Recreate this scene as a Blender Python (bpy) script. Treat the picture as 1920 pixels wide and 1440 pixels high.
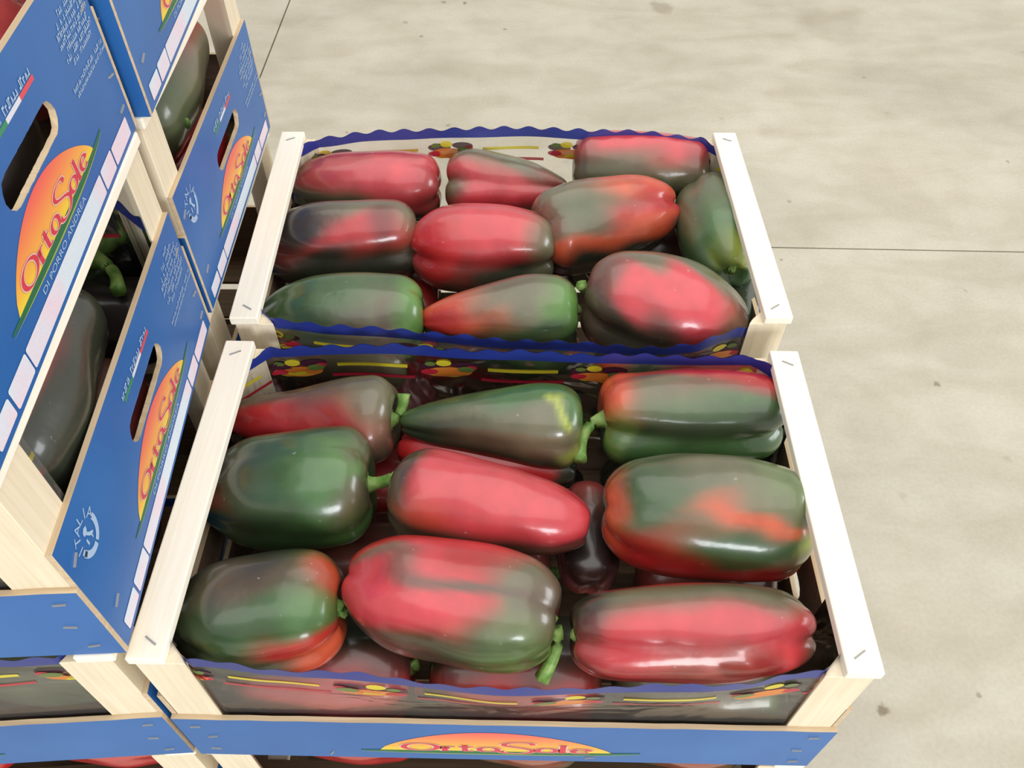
import bpy, bmesh, math, random
import numpy as np
from mathutils import Vector, Matrix

for o in list(bpy.data.objects): bpy.data.objects.remove(o)
scn = bpy.context.scene
col = scn.collection
rnd = random.Random(7)

# ------------------------------------------------------------------ camera
ZT = 0.912                       # height of the nearest open crate's rim above the floor
F_PX = 1584.0
PITCH, ROLL, YAW = 0.8733, 0.0156, 0.0043
CAM = Vector((0.003, -0.2146, 0.5437 + ZT))
def cam_axes():
    cp, sp = math.cos(PITCH), math.sin(PITCH)
    f = Vector((0, cp, -sp)); u = Vector((0, sp, cp)); r = Vector((1, 0, 0))
    c, s = math.cos(ROLL), math.sin(ROLL)
    r, u = c*r + s*u, -s*r + c*u
    Z = Matrix.Rotation(YAW, 3, 'Z')
    return Z @ r, Z @ u, Z @ f
RI, UP, FW = cam_axes()
cd = bpy.data.cameras.new('camera'); cam = bpy.data.objects.new('camera', cd); col.objects.link(cam)
cd.sensor_width = 36; cd.lens = F_PX/1920*36; cd.clip_start = 0.02
M = Matrix((RI, UP, -FW)).transposed().to_4x4(); M.translation = CAM
cam.matrix_world = M
scn.camera = cam

def at(u, v, z):                 # point of the place seen at photo position (u, v), at height z
    d = FW + RI*((u-960)/F_PX) - UP*((v-720)/F_PX)
    return CAM + d*((z-CAM.z)/d.z)
def at_x(u, v, x):
    d = FW + RI*((u-960)/F_PX) - UP*((v-720)/F_PX)
    return CAM + d*((x-CAM.x)/d.x)

# ------------------------------------------------------------------ light
w = bpy.data.worlds.new('hall_daylight'); scn.world = w; w.use_nodes = True
w.node_tree.nodes['Background'].inputs[0].default_value = (1.0, 0.985, 0.955, 1)
w.node_tree.nodes['Background'].inputs[1].default_value = 0.72
def area(name, loc, target, sx, sy, power, colr):
    l = bpy.data.lights.new(name, 'AREA'); l.shape = 'RECTANGLE'; l.size = sx; l.size_y = sy
    l.energy = power; l.color = colr
    o = bpy.data.objects.new(name, l); col.objects.link(o); o.location = loc
    o.rotation_euler = (Vector(target)-Vector(loc)).to_track_quat('-Z', 'Y').to_euler()
    return o
area('skylight', (0.6, 1.2, 8.0), (0.6, 1.2, 0.8), 12.0, 12.0, 680, (1.0, 0.98, 0.94))
area('doorway_daylight', (1.3, -4.1, 1.7), (0, 0.2, 0.8), 1.3, 1.5, 125, (0.93, 0.97, 1.0))
area('side_fill_light', (6.0, 0.6, 2.4), (-0.3, 0.3, 1.0), 2.6, 1.6, 110, (0.95, 0.98, 1.0))  # unseen light added at the right to brighten the end panels
vs = scn.view_settings
vs.view_transform = 'Standard'; vs.look = 'None'; vs.gamma = 1; vs.exposure = -0.1; vs.use_curve_mapping = False

# ------------------------------------------------------------------ helpers
def lin(c):
    return tuple(((x/255)/12.92 if x/255 <= .04045 else ((x/255+.055)/1.055)**2.4) for x in c)
def tag(o, label=None, cat=None, group=None, kind=None):
    if label: o['label'] = label
    if cat: o['category'] = cat
    if group: o['group'] = group
    if kind: o['kind'] = kind
    return o
def empty(name, loc=(0,0,0), rz=0):
    o = bpy.data.objects.new(name, None); col.objects.link(o); o.location = loc; o.rotation_euler = (0,0,rz)
    o.empty_display_size = .02
    return o
class MB:
    def __init__(s): s.v=[]; s.f=[]; s.m=[]
    def poly(s, pts, mi=0):
        b=len(s.v); s.v+= [tuple(p) for p in pts]; s.f.append(tuple(range(b,b+len(pts)))); s.m.append(mi)
    def faces(s, pts, fs, mi=0):
        b=len(s.v); s.v+=[tuple(p) for p in pts]
        for f in fs: s.f.append(tuple(i+b for i in f)); s.m.append(mi)
    def box(s, a, b, mi=0):
        x0,y0,z0=a; x1,y1,z1=b
        p=[(x0,y0,z0),(x1,y0,z0),(x1,y1,z0),(x0,y1,z0),(x0,y0,z1),(x1,y0,z1),(x1,y1,z1),(x0,y1,z1)]
        s.faces(p,[(0,3,2,1),(4,5,6,7),(0,1,5,4),(1,2,6,5),(2,3,7,6),(3,0,4,7)],mi)
    def mesh(s, name, mats, smooth=False):
        me=bpy.data.meshes.new(name); me.from_pydata(s.v,[],s.f)
        for m in mats: me.materials.append(m)
        me.polygons.foreach_set('material_index', s.m)
        if smooth: me.polygons.foreach_set('use_smooth',[True]*len(s.f))
        me.update(); return me
def obj(name, me, parent=None, loc=(0,0,0)):
    o=bpy.data.objects.new(name, me); col.objects.link(o); o.location=loc
    if parent: o.parent=parent
    return o
def bevel_mesh(me, w, seg=2):
    bm=bmesh.new(); bm.from_mesh(me)
    bmesh.ops.recalc_face_normals(bm, faces=bm.faces)
    bmesh.ops.bevel(bm, geom=bm.edges[:], offset=w, segments=seg, affect='EDGES', profile=.5)
    bm.to_mesh(me); bm.free(); return me

# ------------------------------------------------------------------ materials
def new_mat(name):
    m=bpy.data.materials.new(name); m.use_nodes=True
    nt=m.node_tree; return m, nt, nt.nodes, nt.links, nt.nodes['Principled BSDF']
def flat(name, c, rough=.5, spec=.4):
    m,nt,N,L,b=new_mat(name)
    n=N.new('ShaderNodeTexNoise'); n.inputs['Scale'].default_value=180
    r=N.new('ShaderNodeMixRGB'); r.blend_type='MULTIPLY'; r.inputs[0].default_value=.12
    r.inputs[1].default_value=(*lin(c),1); L.new(n.outputs['Fac'],r.inputs[2]); L.new(r.outputs[0],b.inputs['Base Color'])
    b.inputs['Roughness'].default_value=rough; b.inputs['Specular IOR Level'].default_value=spec
    return m
def wood(name, c1, c2, axis, rough=.7):
    m,nt,N,L,b=new_mat(name)
    tc=N.new('ShaderNodeTexCoord'); mp=N.new('ShaderNodeMapping')
    sc=[260,260,260]; sc[axis]=9; mp.inputs['Scale'].default_value=sc
    oi=N.new('ShaderNodeObjectInfo'); ad=N.new('ShaderNodeVectorMath'); ad.operation='ADD'
    mu=N.new('ShaderNodeMath'); mu.operation='MULTIPLY'; mu.inputs[1].default_value=37
    L.new(oi.outputs['Random'],mu.inputs[0]); L.new(tc.outputs['Object'],mp.inputs[0]); L.new(mp.outputs[0],ad.inputs[0]); L.new(mu.outputs[0],ad.inputs[1])
    n=N.new('ShaderNodeTexNoise'); n.inputs['Scale'].default_value=1; n.inputs['Detail'].default_value=4; n.inputs['Distortion'].default_value=.6
    L.new(ad.outputs[0],n.inputs['Vector'])
    n2=N.new('ShaderNodeTexNoise'); n2.inputs['Scale'].default_value=14; L.new(tc.outputs['Object'],n2.inputs['Vector'])
    mm=N.new('ShaderNodeMath'); mm.operation='MULTIPLY_ADD'; mm.inputs[1].default_value=.35
    L.new(n2.outputs['Fac'],mm.inputs[0]); L.new(n.outputs['Fac'],mm.inputs[2])
    r=N.new('ShaderNodeValToRGB'); r.color_ramp.elements[0].position=.45; r.color_ramp.elements[1].position=.85
    r.color_ramp.elements[0].color=(*lin(c1),1); r.color_ramp.elements[1].color=(*lin(c2),1)
    L.new(mm.outputs[0],r.inputs[0]); L.new(r.outputs[0],b.inputs['Base Color'])
    bp=N.new('ShaderNodeBump'); bp.inputs['Strength'].default_value=.25; bp.inputs['Distance'].default_value=.0006
    L.new(n.outputs['Fac'],bp.inputs['Height']); L.new(bp.outputs[0],b.inputs['Normal'])
    b.inputs['Roughness'].default_value=rough; b.inputs['Specular IOR Level'].default_value=.25
    return m
M_BATTEN = wood('pale_pine', (245,234,214), (250,242,226), 1)
M_POST = wood('pale_pine_upright', (222,206,176), (234,221,195), 2)
M_PLY_X = wood('plywood_edge_long', (190,165,132), (212,190,158), 0)
M_PLY_Y = wood('plywood_edge_end', (190,165,132), (212,190,158), 1)
M_INNER = wood('raw_board_inside', (98,80,66), (116,96,78), 0)  # raw brown, darkened so the colour carries shade inside the crates
M_BOARD = wood('bottom_board', (110,90,70), (130,108,84), 0)  # board tone darkened too, interior shade in the colour; pallet shares it
def blue_mat():
    m,nt,N,L,b=new_mat('printed_blue')
    tc=N.new('ShaderNodeTexCoord'); n=N.new('ShaderNodeTexNoise'); n.inputs['Scale'].default_value=9; n.inputs['Detail'].default_value=6
    L.new(tc.outputs['Object'],n.inputs['Vector'])
    r=N.new('ShaderNodeValToRGB'); r.color_ramp.elements[0].position=.3; r.color_ramp.elements[1].position=.75
    r.color_ramp.elements[0].color=(*lin((36,94,162)),1); r.color_ramp.elements[1].color=(*lin((48,107,175)),1)
    L.new(n.outputs['Fac'],r.inputs[0]); L.new(r.outputs[0],b.inputs['Base Color'])
    n2=N.new('ShaderNodeTexNoise'); n2.inputs['Scale'].default_value=300; L.new(tc.outputs['Object'],n2.inputs['Vector'])
    bp=N.new('ShaderNodeBump'); bp.inputs['Strength'].default_value=.08; bp.inputs['Distance'].default_value=.0004
    L.new(n2.outputs['Fac'],bp.inputs['Height']); L.new(bp.outputs[0],b.inputs['Normal'])
    b.inputs['Roughness'].default_value=.36; b.inputs['Specular IOR Level'].default_value=.4
    return m
M_BLUE = blue_mat()
M_WHITE = flat('printed_white', (222,224,234), .45)
M_PALE = flat('printed_pale_blue', (170,196,226), .45)
M_RED = flat('printed_red', (214,62,78), .45)
M_CREAM = flat('printed_pale_pink', (236,190,176), .45)
M_LEAF = flat('printed_leaf_green', (40,110,72), .45)
M_LEAF2 = flat('printed_leaf_edge', (150,172,92), .45)
M_FRED = flat('flag_red', (220,80,92), .45)
M_FGREEN = flat('flag_green', (60,140,100), .45)
M_STAPLE = flat('staple_steel', (150,150,150), .35, .8)
def dome_mat():
    m,nt,N,L,b=new_mat('printed_sun_gradient')
    tc=N.new('ShaderNodeTexCoord'); sp=N.new('ShaderNodeSeparateXYZ'); L.new(tc.outputs['UV'],sp.inputs[0])
    r=N.new('ShaderNodeValToRGB'); e=r.color_ramp.elements
    e[0].position=0.02; e[0].color=(*lin((236,208,60)),1); e[1].position=1; e[1].color=(*lin((234,92,92)),1)
    k=e.new(.22); k.color=(*lin((238,180,70)),1); k=e.new(.55); k.color=(*lin((238,146,80)),1); k=e.new(.8); k.color=(*lin((236,116,84)),1)
    L.new(sp.outputs['Y'],r.inputs[0]); L.new(r.outputs[0],b.inputs['Base Color']); b.inputs['Roughness'].default_value=.4
    return m
M_DOME = dome_mat()
def box_mat():
    m,nt,N,L,b=new_mat('printed_label_field')
    tc=N.new('ShaderNodeTexCoord'); n=N.new('ShaderNodeTexNoise'); n.inputs['Scale'].default_value=22; L.new(tc.outputs['Object'],n.inputs['Vector'])
    r=N.new('ShaderNodeValToRGB'); e=r.color_ramp.elements
    e[0].position=.42; e[0].color=(*lin((214,226,236)),1); e[1].position=.6; e[1].color=(*lin((232,212,224)),1)
    L.new(n.outputs['Fac'],r.inputs[0])
    v=N.new('ShaderNodeTexVoronoi'); v.inputs['Scale'].default_value=620; L.new(tc.outputs['Object'],v.inputs['Vector'])
    r2=N.new('ShaderNodeValToRGB'); r2.color_ramp.elements[0].color=(.72,.72,.76,1); r2.color_ramp.elements[1].position=.45; L.new(v.outputs['Distance'],r2.inputs[0])
    mx=N.new('ShaderNodeMixRGB'); mx.blend_type='MULTIPLY'; mx.inputs[0].default_value=.4
    L.new(r.outputs[0],mx.inputs[1]); L.new(r2.outputs[0],mx.inputs[2]); L.new(mx.outputs[0],b.inputs['Base Color']); b.inputs['Roughness'].default_value=.45
    return m
M_BOX = box_mat()
def pepper_mat():
    m,nt,N,L,b=new_mat('pepper_skin')
    a=N.new('ShaderNodeAttribute'); a.attribute_name='skin'
    tc=N.new('ShaderNodeTexCoord')
    n=N.new('ShaderNodeTexNoise'); n.inputs['Scale'].default_value=46; n.inputs['Detail'].default_value=5; L.new(tc.outputs['Object'],n.inputs['Vector'])
    mr=N.new('ShaderNodeMapRange'); mr.inputs['From Min'].default_value=.3; mr.inputs['From Max'].default_value=.7; mr.inputs['To Min'].default_value=.86; mr.inputs['To Max'].default_value=1.1
    L.new(n.outputs['Fac'],mr.inputs[0])
    mx=N.new('ShaderNodeMixRGB'); mx.blend_type='MULTIPLY'; mx.inputs[0].default_value=1
    L.new(a.outputs['Color'],mx.inputs[1]); L.new(mr.outputs[0],mx.inputs[2])
    # dusty specks
    n3=N.new('ShaderNodeTexNoise'); n3.inputs['Scale'].default_value=170; L.new(tc.outputs['Object'],n3.inputs['Vector'])
    r3=N.new('ShaderNodeValToRGB'); r3.color_ramp.elements[0].position=.74; r3.color_ramp.elements[1].position=.8; L.new(n3.outputs['Fac'],r3.inputs[0])
    mx2=N.new('ShaderNodeMixRGB'); mx2.inputs[2].default_value=(.42,.38,.34,1)
    mm=N.new('ShaderNodeMath'); mm.operation='MULTIPLY'; mm.inputs[1].default_value=.5; L.new(r3.outputs[0],mm.inputs[0])
    L.new(mm.outputs[0],mx2.inputs[0]); L.new(mx.outputs[0],mx2.inputs[1]); L.new(mx2.outputs[0],b.inputs['Base Color'])
    n2=N.new('ShaderNodeTexNoise'); n2.inputs['Scale'].default_value=30; n2.inputs['Detail'].default_value=3; L.new(tc.outputs['Object'],n2.inputs['Vector'])
    bp=N.new('ShaderNodeBump'); bp.inputs['Strength'].default_value=.22; bp.inputs['Distance'].default_value=.004
    L.new(n2.outputs['Fac'],bp.inputs['Height']); L.new(bp.outputs[0],b.inputs['Normal']); L.new(bp.outputs[0],b.inputs['Coat Normal'])
    mr2=N.new('ShaderNodeMapRange'); mr2.inputs['To Min'].default_value=.3; mr2.inputs['To Max'].default_value=.46; L.new(n.outputs['Fac'],mr2.inputs[0])
    L.new(mr2.outputs[0],b.inputs['Roughness'])
    b.inputs['Specular IOR Level'].default_value=.45
    b.inputs['Coat Weight'].default_value=.85; b.inputs['Coat Roughness'].default_value=.17
    return m
M_PEP = pepper_mat()
def stem_mat():
    m,nt,N,L,b=new_mat('pepper_stem')
    tc=N.new('ShaderNodeTexCoord'); n=N.new('ShaderNodeTexNoise'); n.inputs['Scale'].default_value=120; L.new(tc.outputs['Object'],n.inputs['Vector'])
    r=N.new('ShaderNodeValToRGB'); r.color_ramp.elements[0].color=(*lin((92,138,54)),1); r.color_ramp.elements[1].color=(*lin((158,188,104)),1)
    r.color_ramp.elements[0].position=.3; r.color_ramp.elements[1].position=.7
    L.new(n.outputs['Fac'],r.inputs[0]); L.new(r.outputs[0],b.inputs['Base Color']); b.inputs['Roughness'].default_value=.45
    return m
M_STEM = stem_mat()
def film_mat():
    m,nt,N,L,b=new_mat('clear_film')
    out=N['Material Output']; N.remove(b)
    t=N.new('ShaderNodeBsdfTransparent'); t.inputs[0].default_value=(.95,.94,.92,1)
    df=N.new('ShaderNodeBsdfDiffuse'); df.inputs[0].default_value=(.75,.7,.66,1)
    gl=N.new('ShaderNodeBsdfGlossy'); gl.inputs['Roughness'].default_value=.16
    tc=N.new('ShaderNodeTexCoord'); n=N.new('ShaderNodeTexNoise'); n.inputs['Scale'].default_value=16; n.inputs['Detail'].default_value=2; n.inputs['Distortion'].default_value=1.2
    L.new(tc.outputs['Object'],n.inputs['Vector'])
    bp=N.new('ShaderNodeBump'); bp.inputs['Strength'].default_value=.6; bp.inputs['Distance'].default_value=.006; L.new(n.outputs['Fac'],bp.inputs['Height']); L.new(bp.outputs[0],gl.inputs['Normal'])
    fr=N.new('ShaderNodeFresnel'); fr.inputs[0].default_value=1.5; L.new(bp.outputs[0],fr.inputs['Normal'])
    mu=N.new('ShaderNodeMath'); mu.operation='MULTIPLY'; mu.inputs[1].default_value=1.05; mu.use_clamp=True; L.new(fr.outputs[0],mu.inputs[0])
    m1=N.new('ShaderNodeMixShader'); m1.inputs[0].default_value=.07; L.new(t.outputs[0],m1.inputs[1]); L.new(df.outputs[0],m1.inputs[2])
    mx=N.new('ShaderNodeMixShader'); L.new(mu.outputs[0],mx.inputs[0])
    L.new(m1.outputs[0],mx.inputs[1]); L.new(gl.outputs[0],mx.inputs[2]); L.new(mx.outputs[0],out.inputs[0])
    return m
M_FILM = film_mat()
def ink(name,c,alpha=.9):
    m,nt,N,L,b=new_mat(name); out=N['Material Output']
    t=N.new('ShaderNodeBsdfTransparent'); n=N.new('ShaderNodeTexNoise'); n.inputs['Scale'].default_value=90
    r=N.new('ShaderNodeMixRGB'); r.blend_type='MULTIPLY'; r.inputs[0].default_value=.15; r.inputs[1].default_value=(*lin(c),1); L.new(n.outputs['Fac'],r.inputs[2]); L.new(r.outputs[0],b.inputs['Base Color'])
    b.inputs['Roughness'].default_value=.3
    mx=N.new('ShaderNodeMixShader'); mx.inputs[0].default_value=alpha
    L.new(t.outputs[0],mx.inputs[1]); L.new(b.outputs[0],mx.inputs[2]); L.new(mx.outputs[0],out.inputs[0]); return m
I_BLUE=ink('ink_navy',(36,52,134),.97); I_YEL=ink('ink_yellow',(222,204,52)); I_RED=ink('ink_red',(190,40,62)); I_PUR=ink('ink_purple',(66,30,50)); I_ORA=ink('ink_orange',(222,128,50)); I_GRE=ink('ink_green',(104,124,60))
def floor_mat():
    m,nt,N,L,b=new_mat('concrete')
    tc=N.new('ShaderNodeTexCoord'); P=tc.outputs['Object']
    def noise(s,d=5,dist=0,sc=None):
        n=N.new('ShaderNodeTexNoise'); n.inputs['Scale'].default_value=s; n.inputs['Detail'].default_value=d; n.inputs['Distortion'].default_value=dist
        if sc:
            mp=N.new('ShaderNodeMapping'); mp.inputs['Scale'].default_value=sc; L.new(P,mp.inputs[0]); L.new(mp.outputs[0],n.inputs['Vector'])
        else: L.new(P,n.inputs['Vector'])
        return n.outputs['Fac']
    def ramp(f,stops):
        r=N.new('ShaderNodeValToRGB'); e=r.color_ramp.elements
        while len(e)<len(stops): e.new(.5)
        for k,(p,c) in enumerate(stops): e[k].position=p; e[k].color=(*lin(c),1) if len(c)==3 else c
        L.new(f,r.inputs[0]); return r.outputs[0]
    def mul(a,c,f):
        x=N.new('ShaderNodeMixRGB'); x.blend_type='MULTIPLY'; x.inputs[0].default_value=f; L.new(a,x.inputs[1]); L.new(c,x.inputs[2]); return x.outputs[0]
    base=ramp(noise(1.6,7,.8),[(.3,(187,181,165)),(.52,(195,189,172)),(.72,(203,196,180))])
    base=mul(base,ramp(noise(3.2,6,.5,(1,2.6,1)),[(.35,(236,233,228)),(.6,(255,255,255))]),.7)
    base=mul(base,ramp(noise(11,5,.3),[(.3,(240,238,234)),(.6,(255,255,255))]),.5)
    base=mul(base,ramp(noise(120,4),[(.3,(238,236,232)),(.65,(255,255,255))]),.5)
    base=mul(base,ramp(noise(9,2,.2),[(.72,(255,255,255)),(.8,(190,178,158))]),.5)
    # stains with a place of their own on the floor
    for (u,v,r,c) in STAINS:
        p=at(u,v,0)
        d=N.new('ShaderNodeVectorMath'); d.operation='DISTANCE'; L.new(P,d.inputs[0]); d.inputs[1].default_value=(p.x,p.y,0)
        ns=N.new('ShaderNodeTexNoise'); ns.inputs['Scale'].default_value=.9/r; L.new(P,ns.inputs['Vector'])
        ad=N.new('ShaderNodeMath'); ad.operation='MULTIPLY_ADD'; ad.inputs[1].default_value=r*1.6; L.new(ns.outputs['Fac'],ad.inputs[0]); L.new(d.outputs['Value'],ad.inputs[2])
        mr=N.new('ShaderNodeMapRange'); mr.interpolation_type='SMOOTHSTEP'; mr.inputs['From Min'].default_value=r*1.2; mr.inputs['From Max'].default_value=r*1.9; mr.inputs['To Min'].default_value=c; mr.inputs['To Max'].default_value=0
        L.new(ad.outputs[0],mr.inputs[0])
        x=N.new('ShaderNodeMixRGB'); x.inputs[2].default_value=(*lin((112,96,72)),1); L.new(mr.outputs[0],x.inputs[0]); L.new(base,x.inputs[1]); base=x.outputs[0]
    L.new(base,b.inputs['Base Color']); b.inputs['Roughness'].default_value=.55; b.inputs['Specular IOR Level'].default_value=.3
    bp=N.new('ShaderNodeBump'); bp.inputs['Strength'].default_value=.12; bp.inputs['Distance'].default_value=.003; L.new(noise(60,4),bp.inputs['Height']); L.new(bp.outputs[0],b.inputs['Normal'])
    return m
STAINS=[(1655,1330,.014,.75),(1757,720,.009,.6),(872,6,.012,.7),(832,4,.012,.5),(760,42,.012,.4),(790,68,.008,.5),(947,55,.008,.6),(840,235,.008,.5),(650,248,.006,.5),(1240,14,.05,.35),
        (1835,1304,.006,.5),(1620,145,.008,.4),(1890,303,.007,.45),(1480,378,.008,.4),(1560,40,.16,.22),(1810,545,.006,.3),(560,35,.09,.12),(1440,245,.05,.12),(1465,487,.006,.5)]
M_FLOOR=floor_mat(); M_JOINT=flat('joint_dirt',(70,62,50),.9)

# ------------------------------------------------------------------ floor
JX, JY = -0.834, 1.489
fb=MB(); fb.box((-3.5,-2.5,-.06),(4.5,6,-.012))
floor=tag(obj('floor',fb.mesh('floor',[M_JOINT])),kind='structure')
g=.0022
for x0,x1 in ((-3.5,JX-g),(JX+g,4.5)):
    for y0,y1 in ((-2.5,JY-g),(JY+g,6)):
        b=MB(); b.box((x0,y0,-.012),(x1,y1,0)); obj('concrete_slab',bevel_mesh(b.mesh('concrete_slab',[M_FLOOR]),.0015,1),floor)

# ------------------------------------------------------------------ crate
H=.192; SLAT_H=.085; PANEL_H=.122; T=.004; XO=.2505; BT=.009; BW=.025
def ribbon(pts, wfun, mb, mi, plane):
    n=len(pts); left=[]; right=[]
    for i,(x,y) in enumerate(pts):
        a=pts[max(0,i-1)]; c=pts[min(n-1,i+1)]; dx,dy=c[0]-a[0],c[1]-a[1]; l=math.hypot(dx,dy) or 1
        hw=wfun(dx/l,dy/l,i/(n-1))/2
        left.append((x-dy/l*hw,y+dx/l*hw)); right.append((x+dy/l*hw,y-dx/l*hw))
    for i in range(n-1): mb.poly([plane(*right[i]),plane(*right[i+1]),plane(*left[i+1]),plane(*left[i])],mi)
def arc(cx,cy,rx,ry,a0,a1,n=20):
    return [(cx+rx*math.cos(math.radians(a0+(a1-a0)*i/n)),cy+ry*math.sin(math.radians(a0+(a1-a0)*i/n))) for i in range(n+1)]
# word on the sun emblem, drawn stroke by stroke, capital height 1
def glyphs():
    G=[]
    def S(x,*st): G.extend([[(x+a,b) for a,b in s] for s in st])
    S(0, arc(.62,.5,.56,.46,90,450,36))                                           # O
    S(1.42,[(0,.0),(0,.6)],arc(.26,.36,.25,.22,180,70,8),[(-.1,.02),(.14,.02)],[(-.1,.58),(.05,.58)])   # r
    S(1.98,[(.12,.06),(.12,.8)],[(-.1,.58),(.42,.58)],[(.12,.08),(.24,.02),(.4,.06)])                     # t
    S(2.56, arc(.33,.3,.31,.28,90,450,28))                                        # o
    s=[(1.06,1.02),(1.0,1.2),(.72,1.28),(.36,1.24),(.12,1.06),(.16,.86),(.45,.68),(.82,.5),(1.06,.28),(1.0,.02),(.7,-.16),(.3,-.16),(.06,-.04),(0,.12)]
    P=[]
    for i in range(len(s)-1):
        p0,p1,p2,p3=s[max(0,i-1)],s[i],s[i+1],s[min(len(s)-1,i+2)]
        for k in range(5):
            t=k/5; P.append(tuple(.5*(2*p1[j]+(p2[j]-p0[j])*t+(2*p0[j]-5*p1[j]+4*p2[j]-p3[j])*t*t+(3*p1[j]-p0[j]-3*p2[j]+p3[j])*t**3) for j in (0,1)))
    P.append(s[-1]); S(3.3,P)                                                    # S
    S(4.52, arc(.33,.3,.31,.28,90,450,28))                                        # o
    S(5.32,[(.06,.0),(.06,1.0)],[(-.06,.02),(.2,.02)],[(-.05,.97),(.06,.99)])     # l
    S(5.66, [(.06,.34),(.62,.34)]+arc(.34,.3,.29,.28,10,320,24))                  # e
    return G
GLY=glyphs()
def logo(parent, plane, cx, base, width, hgt):
    # plane(s,h,lift) -> point; emblem: sun dome, leaf, lettering
    x0,x1=cx-width/2,cx+width/2
    n=40
    def dome_y(t): return base+ .004*0 + hgt*(math.sin(math.pi*min(1,max(0,t**.92)))**.72)
    def low(t): return base-.0016*math.sin(math.pi*t)
    v=[];f=[];uv=[]
    for i in range(n+1):
        t=i/n; x=x0+width*t
        lo=low(t); hi=max(lo+1e-5,dome_y(t))
        for k in range(6):
            y=lo+(hi-lo)*k/5; v.append(plane(x,y,.0002)); uv.append((t,(y-base)/hgt))
    for i in range(n):
        for k in range(5): a=i*6+k; f.append((a,a+6,a+7,a+1))
    me=bpy.data.meshes.new('sun_emblem'); me.from_pydata(v,[],f); me.materials.append(M_DOME)
    ul=me.uv_layers.new(name='UVMap')
    for lp in me.loops: ul.data[lp.index].uv=uv[lp.vertex_index]
    obj('sun_emblem',me,parent)
    b=MB(); L0,L1=x0-.012*width/.145,x1+.017*width/.145
    def leaf_mid(t): return base-.0005+.0035*(2*t-1)**4*(1 if t>.5 else .0)-.0022*math.sin(math.pi*t)
    pts=[(L0+(L1-L0)*i/30,leaf_mid(i/30)) for i in range(31)]
    k=hgt/.033
    ribbon(pts,lambda dx,dy,t:.0064*k*math.sin(math.pi*(.03+.94*t))**.7,b,0,lambda s,h:plane(s,h,.0003))
    ribbon([(x,y-.0020*k) for x,y in pts],lambda dx,dy,t:.0014*k*math.sin(math.pi*(.03+.94*t)),b,1,lambda s,h:plane(s,h,.0004))
    obj('leaf_emblem',b.mesh('leaf_emblem',[M_LEAF,M_LEAF2]),parent)
    sc=hgt*.40; kx=width*.80/6.3
    b=MB(); tx=x0+width*.10; ty=base+.0012*k
    for g_ in GLY:
        ribbon([(x*1.0,y) for x,y in g_],lambda dx,dy,t:.12+.2*abs(dy),b,0,lambda s,h:plane(tx+s*kx,ty+h*sc,.0005))
    for g_ in GLY:
        ribbon(g_,lambda dx,dy,t:.03+.17*abs(dy)**1.3,b,1,lambda s,h:plane(tx+s*kx,ty+h*sc,.0007))
    obj('lettering',b.mesh('lettering',[M_CREAM,M_RED]),parent)
def text_mesh(txt):
    c=bpy.data.curves.new('t','FONT'); c.body=txt; c.align_x='CENTER'; o=bpy.data.objects.new('t',c); col.objects.link(o)
    bpy.context.view_layer.update()
    dg=bpy.context.evaluated_depsgraph_get(); me=bpy.data.meshes.new_from_object(o.evaluated_get(dg))
    V=[(v.co.x,v.co.y) for v in me.vertices]; Fs=[tuple(p.vertices) for p in me.polygons]
    bpy.data.objects.remove(o); bpy.data.curves.remove(c); bpy.data.meshes.remove(me)
    return V,Fs
TXT_SUB=text_mesh('DI PORRO ANDREA'); ARC={c:text_mesh(c) for c in 'ITAL'}
def faint_print(b, plane, lines, seed):
    # unreadably small rows of print: short upright ticks grouped like words
    r=random.Random(seed)
    for (s0,s1,h,hh) in lines:
        s=s0
        while s<s1:
            wd=hh*r.uniform(.45,.75)
            if r.random()<.14: s+=wd*.8; continue
            top=hh*(1 if r.random()<.3 else r.uniform(.65,.8))
            k=r.choice((0,1,2))
            if k==0:
                b.poly([plane(s,h,.0004),plane(s+wd*.3,h,.0004),plane(s+wd*.3,h+top,.0004),plane(s,h+top,.0004)])
                b.poly([plane(s+wd*.3,h+top*.7,.0004),plane(s+wd*.85,h+top*.7,.0004),plane(s+wd*.85,h+top*.98,.0004),plane(s+wd*.3,h+top*.98,.0004)])
            elif k==1:
                b.poly([plane(s,h,.0004),plane(s+wd*.85,h,.0004),plane(s+wd*.85,h+top*.3,.0004),plane(s,h+top*.3,.0004)])
                b.poly([plane(s+wd*.5,h+top*.3,.0004),plane(s+wd*.85,h+top*.3,.0004),plane(s+wd*.85,h+top,.0004),plane(s+wd*.5,h+top,.0004)])
            else:
                b.poly([plane(s,h,.0004),plane(s+wd*.32,h,.0004),plane(s+wd*.6,h+top,.0004),plane(s+wd*.28,h+top,.0004)])
                b.poly([plane(s+wd*.6,h,.0004),plane(s+wd*.9,h,.0004),plane(s+wd*.62,h+top,.0004),plane(s+wd*.4,h+top,.0004)])
            s+=wd*1.08
def staple(parent, P, du, dn, leng=.009):
    b=MB(); du=Vector(du); dn=Vector(dn); dw=du.cross(dn)
    P=Vector(P); pts=[]
    for a in (-1,1):
        for c in (-1,1):
            for e in (0,1): pts.append(P+du*a*leng/2+dw*c*.0006+dn*(e*.0011))
    b.faces(pts,[(0,1,3,2),(4,6,7,5),(0,4,5,1),(2,3,7,6),(1,5,7,3),(0,2,6,4)])
    return obj('staple',b.mesh('staple',[M_STAPLE]),parent)
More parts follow.
